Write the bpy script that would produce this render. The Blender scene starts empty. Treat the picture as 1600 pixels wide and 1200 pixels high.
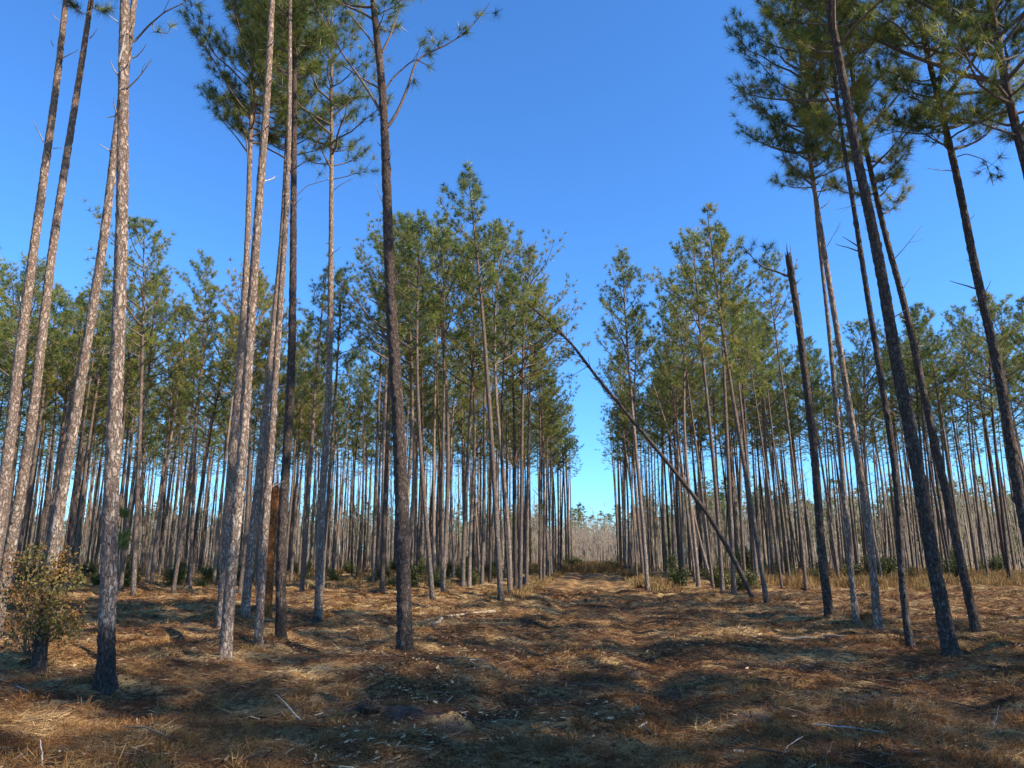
import bpy, math
import numpy as np
from math import radians, sin, cos, tan, pi

# ------------------------------------------------------------------ camera, world, sun, exposure
SC = bpy.context.scene
COL = SC.collection
F, CX, CY, CAMH, PITCH = 1155.5, 800.0, 600.0, 1.6, radians(12.9)
cam_d = bpy.data.cameras.new("camera"); cam = bpy.data.objects.new("camera", cam_d); COL.objects.link(cam)
cam.location = (0, 0, CAMH); cam.rotation_euler = (radians(90) + PITCH, 0, 0)
cam_d.sensor_width = 36; cam_d.lens = 26.0; cam_d.clip_start = 0.05; cam_d.clip_end = 5000
SC.camera = cam
SUN_AZ, SUN_EL = radians(110), radians(35)       # azimuth clockwise from the view direction
w = bpy.data.worlds.new("World"); SC.world = w; w.use_nodes = True
nt = w.node_tree; nt.nodes.clear()
sky = nt.nodes.new("ShaderNodeTexSky"); sky.sky_type = 'NISHITA'; sky.sun_disc = False
sky.sun_elevation = SUN_EL; sky.sun_rotation = SUN_AZ
sky.air_density = 1.0; sky.dust_density = 0.1; sky.ozone_density = 3.5; sky.altitude = 0
hs = nt.nodes.new("ShaderNodeMix"); hs.data_type = 'RGBA'; hs.blend_type = 'MULTIPLY'; hs.inputs[0].default_value = 1; hs.inputs[7].default_value = (.40, .75, 1.10, 1)   # clear winter air
bg = nt.nodes.new("ShaderNodeBackground"); bg.inputs[1].default_value = 0.15
wo = nt.nodes.new("ShaderNodeOutputWorld")
nt.links.new(sky.outputs[0], hs.inputs[6]); nt.links.new(hs.outputs[2], bg.inputs[0]); nt.links.new(bg.outputs[0], wo.inputs[0])
sun_d = bpy.data.lights.new("sun", 'SUN'); sun_d.energy = 5.0; sun_d.angle = radians(0.53); sun_d.color = (1.0, 0.90, 0.76)
sun = bpy.data.objects.new("sun", sun_d); COL.objects.link(sun)
sun.rotation_euler = (pi/2 - SUN_EL, 0, pi - SUN_AZ)
SC.view_settings.view_transform = 'Standard'; SC.view_settings.look = 'None'
SC.view_settings.exposure = 0.85; SC.view_settings.gamma = 1.0
SC.view_settings.use_curve_mapping = False

# ------------------------------------------------------------------ helpers
R = np.random.RandomState(7)
def sstep(a, b, x):
    t = np.clip((np.asarray(x, float) - a) / (b - a), 0, 1); return t*t*(3 - 2*t)
def ray(px, py):
    dx, dy = (px - CX)/F, (CY - py)/F
    return np.array([dx, cos(PITCH) - dy*sin(PITCH), sin(PITCH) + dy*cos(PITCH)])
def at(px, py, Y):
    d = ray(px, py); t = Y/d[1]; return np.array([d[0]*t, Y, CAMH + d[2]*t])
_perm = np.random.RandomState(3).rand(256, 256)
def vnoise(x, y, s=0):
    x = np.asarray(x, float) + s*17.31; y = np.asarray(y, float) + s*9.77
    xi, yi = np.floor(x).astype(int), np.floor(y).astype(int); fx, fy = x - xi, y - yi
    fx = fx*fx*(3 - 2*fx); fy = fy*fy*(3 - 2*fy)
    g = lambda a, b: _perm[a & 255, b & 255]
    return (g(xi, yi)*(1-fx)+g(xi+1, yi)*fx)*(1-fy) + (g(xi, yi+1)*(1-fx)+g(xi+1, yi+1)*fx)*fy - .5
ROAD = radians(6.4)
def uv(x, y): return x*cos(ROAD) - y*sin(ROAD), x*sin(ROAD) + y*cos(ROAD)
def xy(u, v): return u*cos(ROAD) + v*sin(ROAD), -u*sin(ROAD) + v*cos(ROAD)
def flat(px, py): d = ray(px, py); t = -CAMH/d[2]; return d[0]*t, d[1]*t
MOUNDS = [flat(*q) for q in [(-32, 1000), (-10, 1000), (62, 1035), (165, 1073), (352, 1026), (345, 976), (382, 970), (403, 1015), (439, 998), (497, 974), (633, 1016), (1487, 1031), (1526, 986), (1423, 1014), (1372, 983), (1339, 982), (1297, 971), (208, 931), (597, 928), (676, 936), (783, 939), (1012, 924), (1198, 942), (1260, 924)]]
def ground(x, y):
    x = np.asarray(x, float); y = np.asarray(y, float); u, v = uv(x, y)
    h = .16*vnoise(x/4.3, y/4.3, 1) + .13*vnoise(x/1.6, y/.9, 2) + .10*vnoise(x/.55, y/.42, 3)
    h += .10*np.maximum(vnoise(x/.6, y/.24, 14), 0)*(1 + vnoise(x/3, y/3, 15)*2) + .085*vnoise(x/.26, y/.19, 4) + .045*vnoise(x/.10, y/.09, 5)
    h *= 1 - .5*(1 - sstep(1.6, 2.6, np.abs(u + .15)))*sstep(12, 18, v)      # the driven lane lies flatter
    bed = np.cos((u + 3.2)/2.78*2*pi)
    h += .05*bed*sstep(2.6, 4.0, np.abs(u + .4))                         # planting beds
    h -= .11*np.exp(-((u + 1.1)/.3)**2) + .11*np.exp(-((u - .8)/.3)**2)   # wheel ruts
    n = vnoise(x/1.9, y/1.5, 8); h += .11*sstep(.15, .40, n)             # slash mounds
    n = vnoise(x/2.6, y/.8, 9); h += .08*sstep(.2, .4, n)*sstep(9, 13, y)  # windrows of mown debris
    for a, c in MOUNDS: h += .11*np.exp(-((x - a)**2 + (y - c)**2)/.22)  # litter heaped round the feet
    return h*(1 - .55*sstep(60, 130, np.hypot(x, y)))
def gpix(px, py):
    d = ray(px, py); z = 0.
    for _ in range(12):
        t = (z - CAMH)/d[2]; z = .5*z + .5*float(ground(d[0]*t, d[1]*t))
    t = (z - CAMH)/d[2]; return np.array([d[0]*t, d[1]*t, float(ground(d[0]*t, d[1]*t))])

def mesh(name, V, faces, mat, attrs=None, smooth=False):
    me = bpy.data.meshes.new(name); V = np.asarray(V, np.float32)
    faces = [np.asarray(f, np.int32) for f in faces if len(f)]
    me.vertices.add(len(V)); me.vertices.foreach_set('co', V.ravel())
    li = np.concatenate([f.ravel() for f in faces]); tot = np.concatenate([np.full(len(f), f.shape[1], np.int32) for f in faces])
    st = np.concatenate([[0], np.cumsum(tot)[:-1]]).astype(np.int32)
    me.loops.add(len(li)); me.loops.foreach_set('vertex_index', li)
    me.polygons.add(len(tot)); me.polygons.foreach_set('loop_start', st)
    try: me.polygons.foreach_set('loop_total', tot)
    except Exception: pass
    if smooth: me.polygons.foreach_set('use_smooth', np.ones(len(tot), bool))
    for k, a in (attrs or {}).items():
        at_ = me.attributes.new(k, 'FLOAT', 'POINT'); at_.data.foreach_set('value', np.asarray(a, np.float32))
    me.update(calc_edges=True); me.materials.append(mat); return me
def link(name, me, parent=None, **props):
    o = bpy.data.objects.new(name, me); COL.objects.link(o)
    if parent is not None: o.parent = parent
    for k, v in props.items(): o[k] = v
    return o
def thing(name, label, cat, loc, group=None):
    o = bpy.data.objects.new(name, None); COL.objects.link(o); o.location = loc; o.empty_display_size = .3
    o['label'] = label; o['category'] = cat
    if group: o['group'] = group
    return o

class Geo:                                        # collects tubes and blades, then one mesh
    def __init__(s): s.V = []; s.Q = []; s.T = []; s.A = []; s.n = 0
    def add(s, V, Q=None, T=None, a=0.):
        if Q is not None and len(Q): s.Q.append(np.asarray(Q) + s.n)
        if T is not None and len(T): s.T.append(np.asarray(T) + s.n)
        s.V.append(V); s.A.append(np.broadcast_to(np.asarray(a, np.float32), (len(V),))); s.n += len(V)
    def tube(s, P, rad, n=4, a=0.):
        P = np.asarray(P, float); rad = np.broadcast_to(rad, (len(P),)); m = len(P)
        T = np.gradient(P, axis=0); T /= np.linalg.norm(T, axis=1)[:, None] + 1e-9
        ref = np.array([0, 0, 1.]) if abs(T[0, 2]) < .8 else np.array([1., 0, 0])
        X = np.cross(T, ref); X /= np.linalg.norm(X, axis=1)[:, None] + 1e-9; Y = np.cross(T, X)
        th = np.arange(n)*2*pi/n
        V = P[:, None] + rad[:, None, None]*(np.cos(th)[None, :, None]*X[:, None] + np.sin(th)[None, :, None]*Y[:, None])
        i = np.arange(m - 1)[:, None]*n; j = np.arange(n)[None]; k = (j + 1) % n
        Q = np.stack([i + j, i + k, i + n + k, i + n + j], -1).reshape(-1, 4)
        s.add(V.reshape(-1, 3), Q, None, a)
    def blades(s, P, D, L, W, a, curl=0.):        # P base, D unit direction, per-blade length/width, two-step tapered leaf
        N = len(P); side = np.cross(D, R.randn(N, 3)); side /= np.linalg.norm(side, axis=1)[:, None] + 1e-9
        L = np.broadcast_to(L, (N,))[:, None]; W = np.broadcast_to(W, (N,))[:, None]
        if np.any(curl):
            mid = P + D*L*.55; tip = P + D*L*.95; tip[:, 2] -= (np.broadcast_to(curl, (N,))*L[:, 0])
            V = np.stack([P - side*W*.5, P + side*W*.5, mid + side*W*.4, mid - side*W*.4, tip], 1).reshape(-1, 3)
            b = np.arange(N)[:, None]*5
            s.add(V, np.hstack([b, b+1, b+2, b+3]), np.hstack([b+3, b+2, b+4]), np.repeat(np.broadcast_to(a, (N,)), 5))
        else:
            V = np.stack([P - side*W*.5, P + side*W*.5, P + D*L], 1).reshape(-1, 3)
            b = np.arange(N)[:, None]*3
            s.add(V, None, np.hstack([b, b+1, b+2]), np.repeat(np.broadcast_to(a, (N,)), 3))
    def leaves(s, P, L, W, a):                    # rhombic leaves, random attitude
        N = len(P); D = R.randn(N, 3); D /= np.linalg.norm(D, axis=1)[:, None]
        S = np.cross(D, R.randn(N, 3)); S /= np.linalg.norm(S, axis=1)[:, None]
        L = np.broadcast_to(L, (N,))[:, None]; W = np.broadcast_to(W, (N,))[:, None]
        V = np.stack([P, P + D*L*.5 + S*W*.5, P + D*L, P + D*L*.5 - S*W*.5], 1).reshape(-1, 3)
        b = np.arange(N)[:, None]*4
        s.add(V, np.hstack([b, b+1, b+2, b+3]), None, np.repeat(np.broadcast_to(a, (N,)), 4))
    def mesh(s, name, mat, smooth=False):
        return mesh(name, np.concatenate(s.V), [np.concatenate(s.Q) if s.Q else [], np.concatenate(s.T) if s.T else []], mat, {'tint': np.concatenate(s.A)}, smooth)
def unit(n):
    d = R.randn(n, 3); return d/np.linalg.norm(d, axis=1)[:, None]

# ------------------------------------------------------------------ materials
def nodes(name):
    m = bpy.data.materials.new(name); m.use_nodes = True; t = m.node_tree; t.nodes.clear()
    o = t.nodes.new('ShaderNodeOutputMaterial'); b = t.nodes.new('ShaderNodeBsdfPrincipled'); t.links.new(b.outputs[0], o.inputs[0])
    b.inputs['Specular IOR Level'].default_value = .25
    return m, t, b, o
def N(t, typ, **kw):
    n = t.nodes.new(typ)
    for k, v in kw.items():
        if k in n.inputs: n.inputs[k].default_value = v
        else: setattr(n, k, v)
    return n
def ramp(t, src, stops):
    r = t.nodes.new('ShaderNodeValToRGB'); e = r.color_ramp.elements
    while len(e) < len(stops): e.new(.5)
    for i, (p, c) in enumerate(stops): e[i].position = p; e[i].color = (*c, 1) if len(c) == 3 else c
    t.links.new(src, r.inputs[0]); return r.outputs[0]
def mix(t, f, a, b, typ='MIX'):
    m = t.nodes.new('ShaderNodeMix'); m.data_type = 'RGBA'; m.blend_type = typ
    for s, v in ((m.inputs[0], f), (m.inputs[6], a), (m.inputs[7], b)):
        if hasattr(v, 'is_output') or isinstance(v, bpy.types.NodeSocket): t.links.new(v, s)
        else: s.default_value = v if not isinstance(v, tuple) else ((*v, 1) if len(v) == 3 else v)
    return m.outputs[2]
def math_(t, op, a, b=None):
    m = t.nodes.new('ShaderNodeMath'); m.operation = op
    for s, v in ((m.inputs[0], a), (m.inputs[1], b)):
        if v is None: continue
        if isinstance(v, bpy.types.NodeSocket): t.links.new(v, s)
        else: s.default_value = v
    return m.outputs[0]
def bark(name, plate, plate2, furrow, sc=1.0, strength=1.0):
    m, t, b, o = nodes(name)
    tc = N(t, 'ShaderNodeTexCoord'); mp = N(t, 'ShaderNodeMapping'); mp.inputs['Scale'].default_value = (1, 1, .42)
    t.links.new(tc.outputs['Object'], mp.inputs[0])
    oi = N(t, 'ShaderNodeObjectInfo'); ad = N(t, 'ShaderNodeVectorMath', operation='ADD')
    t.links.new(mp.outputs[0], ad.inputs[0]); t.links.new(oi.outputs['Random'], ad.inputs[1])
    dn = N(t, 'ShaderNodeTexNoise', Scale=12.0, Detail=6.0, Roughness=.65); t.links.new(ad.outputs[0], dn.inputs['Vector'])
    vm = N(t, 'ShaderNodeVectorMath', operation='MULTIPLY_ADD'); t.links.new(dn.outputs['Color'], vm.inputs[0])
    vm.inputs[1].default_value = (.16, .16, .16); t.links.new(ad.outputs[0], vm.inputs[2])
    vo = N(t, 'ShaderNodeTexVoronoi', feature='DISTANCE_TO_EDGE', Scale=(19.0 if name == 'pine_bark' else 23.0)*sc); t.links.new(vm.outputs[0], vo.inputs['Vector'])
    vc = N(t, 'ShaderNodeTexVoronoi', feature='F1', Scale=(19.0 if name == 'pine_bark' else 23.0)*sc); t.links.new(vm.outputs[0], vc.inputs['Vector'])
    fn = N(t, 'ShaderNodeTexNoise', Scale=70.0, Detail=5.0, Roughness=.7); t.links.new(ad.outputs[0], fn.inputs['Vector'])
    big = N(t, 'ShaderNodeTexNoise', Scale=1.6, Detail=3.0); t.links.new(ad.outputs[0], big.inputs['Vector'])
    sep = N(t, 'ShaderNodeSeparateColor'); t.links.new(vc.outputs['Color'], sep.inputs[0])
    c = mix(t, ramp(t, sep.outputs[0], [(.15, (0,)*3), (.85, (1,)*3)]), plate, plate2)
    c = mix(t, ramp(t, big.outputs[0], [(.35, (0,)*3), (.65, (.6,)*3)]), c, plate2)
    c = mix(t, ramp(t, fn.outputs[0], [(.35, (.55,)*3), (.65, (1.15,)*3)]), (0, 0, 0), c) if False else mix(t, 1.0, c, ramp(t, fn.outputs[0], [(.3, (.5,)*3), (.7, (1.3,)*3)]), 'MULTIPLY')
    edge = ramp(t, math_(t, 'ADD', vo.outputs[0], math_(t, 'MULTIPLY', math_(t, 'SUBTRACT', fn.outputs[0], .42), .55)), [(.0, (.85,)*3), (.17, (0,)*3)])
    c = mix(t, edge, c, furrow)
    sz = N(t, 'ShaderNodeSeparateXYZ'); t.links.new(tc.outputs['Object'], sz.inputs[0])   # thin redder bark higher up
    c = mix(t, math_(t, 'MULTIPLY', math_(t, 'MINIMUM', math_(t, 'MAXIMUM', math_(t, 'DIVIDE', sz.outputs[2], 11.), 0), 1), .4), c, tuple(q*w_ for q, w_ in zip(plate, (1.05, .80, .62))))
    # charring from a ground fire, with low shade painted in: ragged band round the foot of the trunk, its height an own property of each trunk
    at_ = N(t, 'ShaderNodeAttribute', attribute_type='OBJECT', attribute_name='scorch')
    sx = N(t, 'ShaderNodeSeparateXYZ'); t.links.new(tc.outputs['Object'], sx.inputs[0])
    hn = math_(t, 'ADD', sx.outputs[2], math_(t, 'MULTIPLY', math_(t, 'SUBTRACT', dn.outputs[0], .5), .9))
    q = math_(t, 'SUBTRACT', at_.outputs['Fac'], hn)
    q = math_(t, 'MULTIPLY', math_(t, 'MINIMUM', math_(t, 'MAXIMUM', math_(t, 'MULTIPLY', q, 3.0), 0), 1), .78)
    c = mix(t, q, c, (.022, .02, .019))
    t.links.new(c, b.inputs['Base Color']); b.inputs['Roughness'].default_value = .9
    hgt = math_(t, 'ADD', math_(t, 'MINIMUM', math_(t, 'MULTIPLY', vo.outputs[0], 3.0), .6), math_(t, 'MULTIPLY', fn.outputs[0], .35))
    bp = N(t, 'ShaderNodeBump', Strength=strength, Distance=.05); t.links.new(hgt, bp.inputs['Height']); t.links.new(bp.outputs[0], b.inputs['Normal'])
    return m
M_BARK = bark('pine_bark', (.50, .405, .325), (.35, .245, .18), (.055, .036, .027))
M_BARKD = bark('pine_bark_grey_shade', (.19, .155, .13), (.11, .075, .058), (.025, .018, .015))  # darker bark copy, painting in the shade on centre and right trunks
M_BARKS = bark('pine_bark_stand', (.37, .30, .24), (.21, .15, .115), (.035, .025, .02))
M_PEEL = bark('peeled_wood', (.68, .24, .06), (.36, .12, .04), (.10, .04, .02), .8)
def simple(name, col, var=.4, rough=.85, scale=30., obj_rand=False):
    m, t, b, o = nodes(name); tc = N(t, 'ShaderNodeTexCoord')
    n = N(t, 'ShaderNodeTexNoise', Scale=scale, Detail=4.0); t.links.new(tc.outputs['Object'], n.inputs['Vector'])
    c = mix(t, 1., col, ramp(t, n.outputs[0], [(.3, (1-var,)*3), (.7, (1+var,)*3)]), 'MULTIPLY')
    t.links.new(c, b.inputs['Base Color']); b.inputs['Roughness'].default_value = rough; return m
M_DEAD = simple('bleached_branch', (.42, .38, .34), .4)
M_LIMB = simple('limb_bark', (.15, .11, .085), .4)
M_TWIG = simple('bare_twigs', (.27, .22, .165), .4, scale=3.)
M_DARK = simple('black_root_mass', (.05, .035, .025), .6)
M_WOOD = simple('cut_wood', (.50, .36, .21), .35)
def foliage(name, stops, trans=.3, rough=.5, scale=.7):
    m, t, b, o = nodes(name)
    a = N(t, 'ShaderNodeAttribute', attribute_name='tint'); oi = N(t, 'ShaderNodeObjectInfo')
    v = math_(t, 'ADD', math_(t, 'MULTIPLY', a.outputs['Fac'], .8), math_(t, 'MULTIPLY', oi.outputs['Random'], .2))
    c = ramp(t, v, stops); t.links.new(c, b.inputs['Base Color']); b.inputs['Roughness'].default_value = rough
    if trans:
        tr = N(t, 'ShaderNodeBsdfTranslucent'); t.links.new(c, tr.inputs[0]); mx = N(t, 'ShaderNodeMixShader'); mx.inputs[0].default_value = trans
        t.links.new(b.outputs[0], mx.inputs[1]); t.links.new(tr.outputs[0], mx.inputs[2]); t.links.new(mx.outputs[0], o.inputs[0])
    return m
M_NEED = foliage('pine_needles', [(0, (.06, .09, .028)), (.3, (.10, .15, .04)), (.6, (.215, .25, .055)), (.88, (.37, .36, .08)), (1, (.48, .27, .07))], .42, .32)
M_NEEDB = foliage('pine_needles_bright', [(0, (.06, .12, .02)), (1, (.16, .24, .04))], .35)
M_OAK = foliage('oak_leaves', [(0, (.05, .06, .018)), (.35, (.13, .115, .03)), (.65, (.26, .17, .05)), (1, (.27, .09, .03))], .35)
M_SHRUB = foliage('shrub_leaves', [(0, (.03, .035, .012)), (.5, (.065, .08, .022)), (.8, (.15, .14, .04)), (1, (.26, .16, .06))], .25)
M_STRAW = foliage('pine_straw', [(0, (.035, .013, .006)), (.3, (.11, .042, .016)), (.55, (.22, .098, .038)), (.78, (.45, .28, .12)), (1, (.70, .52, .25))], .1, .7)
M_GRASS = foliage('dry_grass', [(0, (.10, .045, .015)), (.4, (.25, .115, .033)), (.7, (.44, .25, .075)), (.88, (.52, .35, .12)), (1, (.22, .19, .04))], .25, .7)
M_TALL = foliage('tall_dry_grass', [(0, (.10, .06, .022)), (.5, (.25, .145, .05)), (.85, (.40, .26, .10)), (1, (.15, .15, .04))], .25, .7)
M_CHIP = foliage('wood_chips', [(0, (.18, .10, .05)), (.5, (.42, .27, .13)), (1, (.66, .52, .32))], 0, .7)

m, t, b, o = nodes('ground_litter'); M_GROUND = m
tc = N(t, 'ShaderNodeTexCoord')
def gn(scale, detail=5., rough=.6, stretch=None):
    n = N(t, 'ShaderNodeTexNoise', Scale=scale, Detail=detail, Roughness=rough)
    if stretch:
        mp = N(t, 'ShaderNodeMapping'); mp.inputs['Scale'].default_value = stretch; t.links.new(tc.outputs['Object'], mp.inputs[0]); t.links.new(mp.outputs[0], n.inputs['Vector'])
    else: t.links.new(tc.outputs['Object'], n.inputs['Vector'])
    return n.outputs[0]
c = ramp(t, gn(2.2), [(.30, (.06, .026, .012)), (.45, (.16, .068, .026)), (.56, (.28, .13, .04)), (.70, (.44, .26, .09))])
c = mix(t, ramp(t, gn(.55, 6., .65, (1, 2.2, 1)), [(.47, (0,)*3), (.60, (.85,)*3)]), c, (.54, .37, .16))
c = mix(t, ramp(t, gn(38., 4., .7), [(.40, (0,)*3), (.68, (.7,)*3)]), c, (.42, .28, .14))
c = mix(t, ramp(t, gn(16., 5., .7), [(.38, (1,)*3), (.48, (0,)*3)]), c, (.045, .022, .012))
c = mix(t, ramp(t, gn(1.1, 7., .7, (1, 2.6, 1)), [(.40, (.85,)*3), (.50, (0,)*3)]), c, (.05, .026, .015))
soil = N(t, 'ShaderNodeAttribute', attribute_name='soil')
c = mix(t, soil.outputs['Fac'], c, ramp(t, gn(9., 6., .7), [(.35, (.035, .027, .022)), (.65, (.17, .14, .12))]))
t.links.new(c, b.inputs['Base Color']); b.inputs['Roughness'].default_value = .95; b.inputs['Specular IOR Level'].default_value = .1
bp = N(t, 'ShaderNodeBump', Strength=.9, Distance=.05); t.links.new(gn(45., 6., .75), bp.inputs['Height']); t.links.new(bp.outputs[0], b.inputs['Normal'])

# ------------------------------------------------------------------ ground sheet
def axis_vals(a, b, c, n, k):
    lo, hi = math.asinh((a - c)/k), math.asinh((b - c)/k); return c + k*np.sinh(np.linspace(lo, hi, n))
gx = axis_vals(-1500, 1500, 0, 1250, 5.); gy = axis_vals(-300, 2500, 9, 1250, 4.)
GX, GY = np.meshgrid(gx, gy); GZ = ground(GX, GY)
SOIL = [(590, 1112, 1.3, .33), (360, 1100, .3, .14), (900, 1052, .25, .12), (1330, 1092, 1.9, .16), (1560, 1120, .9, .2), (720, 1140, .4, .12), (330, 1190, .3, .1), (20, 985, .8, .8), (1180, 1110, .5, .15)]
SP = np.zeros_like(GX)
for px, py, rx, ry in SOIL:
    p = gpix(px, py); d = np.hypot((GX - p[0])/rx, (GY - p[1])/ry) + .9*vnoise(GX/.35, GY/.25, 11) + .4*vnoise(GX/.1, GY/.1, 12)
    SP = np.maximum(SP, .85*(1 - sstep(.5, 1.2, d))); GZ = GZ - .05*(1 - sstep(.6, 1.1, d))
ny, nx = GX.shape; i = np.arange(ny - 1)[:, None]*nx; j = np.arange(nx - 1)[None]
Q = np.stack([i+j, i+j+1, i+j+1+nx, i+j+nx], -1).reshape(-1, 4)
link('ground', mesh('ground', np.stack([GX, GY, GZ], -1).reshape(-1, 3), [Q], M_GROUND, {'soil': SP.ravel()}, True), kind='structure')

# ------------------------------------------------------------------ pine builder
def trunk_mesh(axis, H, r0, mat, dz=.05, n=24, rough=.06, top=None, p=.55, zs=-.25):
    top = top or H; z = np.arange(zs, top + dz, dz); m = len(z)
    r = r0*np.power(np.clip(1 - z/H, .0005, 1.2), p)*(1 + .28*np.exp(-np.clip(z, 0, 9)/.18))
    th = np.arange(n)*2*pi/n; C = axis(z)
    nz = R.rand(m, n) - .5; nz2 = (nz + np.roll(nz, 1, 0) + np.roll(nz, 1, 1) + np.roll(nz, -1, 0))/2
    plate = np.repeat(np.repeat(R.rand(m//3 + 1, n//2 + 1), 3, 0), 2, 1)[:m, :n] - .5
    rr = r[:, None]*(1 + rough*(nz2*.7 + plate*1.0) + .05*np.cos(3*th + 1.3)[None]*np.exp(-np.clip(z, 0, 9)/.5)[:, None])
    if n >= 24:
        for _ in range(16):
            zk, tk, hk = R.rand()*top, R.rand()*6.28, .12 + .25*R.rand(); dth = (th[None] - tk + pi) % (2*pi) - pi
            rr = rr*(1 + hk*np.exp(-((z[:, None] - zk)/.045)**2 - (dth/.28)**2))
        rr = rr*(1 + .10*np.exp(-np.clip(z, 0, 9)/.12)[:, None]*np.cos(4*th + R.rand()*6)[None])
    if top < H - .2: rr[-1] *= .75 + .3*R.rand(n)
    V = np.stack([C[:, 0:1] + rr*np.cos(th), C[:, 1:2] + rr*np.sin(th), np.repeat(z[:, None], n, 1)], -1)
    if top < H - .2: V[-1, :, 2] += R.rand(n)**2.5*.45; V[-2, :, 2] += R.rand(n)**2*.12
    i = np.arange(m - 1)[:, None]*n; j = np.arange(n)[None]; k = (j + 1) % n
    Q = np.stack([i+j, i+k, i+n+k, i+n+j], -1).reshape(-1, 4)
    return mesh('trunk', V.reshape(-1, 3), [Q], mat, None, True)
def crown_geo(axis, zb, H, Rad, nb=46, blades=26, L=.2, W=.016, dens=1., r0=.12, low=False, tufts=None, limbs=None, tmin=0., up=0., rnd=.5):
    limbs = [] ; P, D = [], []
    az = R.rand()*6.28; a0 = R.rand()*6.28; gap = .15 + .7*R.rand()
    for bi in range(nb):
        t = tmin + (1 - tmin)*((bi + R.rand()*.8)/nb); z = zb + (H - zb)*t*.985; az += 2.4 + R.randn()*.35
        prof = (.62 + .5*sstep(0, .28, t))*np.power(max(1 - t, 0.01), rnd) + .06
        Lb = Rad*prof*(.5 + .75*R.rand())*(1 + .3*cos(az - a0))*(.6 if abs(t - gap) < .05 else 1)
        e = radians(18 + 38*t + R.randn()*10) + up
        Lb = min(Lb, (H - z + .25 + .2*R.rand())/max(sin(e + .25), .3))
        c = axis(np.array([z]))[0]; p = np.array([c[0], c[1], z]); pts = [p]; k = 6
        for s in range(k):
            ee = e + radians(26)*(s/k) ; a2 = az + .15*R.randn()
            p = p + Lb/k*np.array([cos(ee)*cos(a2), cos(ee)*sin(a2), sin(ee)]) + R.randn(3)*Lb*.012; pts.append(p)
        pts = np.array(pts); rb = max(.006, .016*Lb**.9*(.7 + .6*(1-t)))
        lg = Geo(); limbs.append(lg); lg.tube(pts, np.linspace(rb, .004, k + 1), 4)
        d0 = pts[-1] - pts[-2]; d0 /= np.linalg.norm(d0); P.append(pts[-1]); D.append(d0)
        ns = int(round((3 + 5.5*Lb)*dens))
        for q in range(ns):
            f = .30 + .66*(q + R.rand()*.6)/max(ns, 1); f = min(f, .97); ii = int(f*k); fr = f*k - ii
            b0 = pts[ii]*(1-fr) + pts[min(ii+1, k)]*fr; dd = pts[min(ii+1, k)] - pts[ii]; dd /= np.linalg.norm(dd) + 1e-9
            sd = np.cross(dd, [0, 0, 1]); sd /= np.linalg.norm(sd) + 1e-9; sgn = 1 if q % 2 else -1
            v = dd*.65 + sd*sgn*(.5 + .4*R.rand()) + np.array([0, 0, .25 + .35*R.rand()]) + R.randn(3)*.15; v /= np.linalg.norm(v)
            ls = Lb*(.16 + .22*R.rand())*(1.25 - .5*f) + .08
            b1 = b0 + v*ls*.55; v2 = v + np.array([0, 0, .35]); v2 /= np.linalg.norm(v2); b2 = b1 + v2*ls*.45
            lg.tube([b0, b1, b2], [.006, .005, .003], 3)
            P.append(b2); D.append(v2)
            if ls > .22: P.append(b1 + R.randn(3)*.03); D.append(v)
    return P, D, limbs
def needles(P, D, blades, L, W, spread=1.0, tintbias=0.):
    g = Geo(); P = np.repeat(np.array(P), blades, 0); n = len(D)
    tint = np.clip(R.rand(n)**.85*.9 + tintbias + (R.rand(n) < .025)*.5, 0, 1); tl = (.75 + .4*R.rand(n))
    D = np.repeat(np.array(D), blades, 0); u = unit(len(P)); d = D*.62 + u*.85*spread; d /= np.linalg.norm(d, axis=1)[:, None]
    d[:, 2] -= .08
    back = R.rand(len(P), 1)*.09
    g.blades(P - D*back, d, np.repeat(tl, blades)*L*(.7 + .5*R.rand(len(P))), W*(.7 + .6*R.rand(len(P))), np.clip(np.repeat(tint, blades) + .12*R.randn(len(P)), 0, 1))
    return g
def curve_axis(zs, xs, ys):
    zs, xs, ys = map(np.array, (zs, xs, ys))
    def f(z):
        z = np.asarray(z, float); x = np.zeros_like(z); y = np.zeros_like(z)
        for o in (-.8, -.4, 0, .4, .8):
            q = z + o; x += np.interp(q, zs, xs) + np.where(q < zs[0], (q - zs[0])*(xs[1]-xs[0])/(zs[1]-zs[0]), 0); y += np.interp(q, zs, ys)
        return np.stack([x/5, y/5], -1)
    return f

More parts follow.
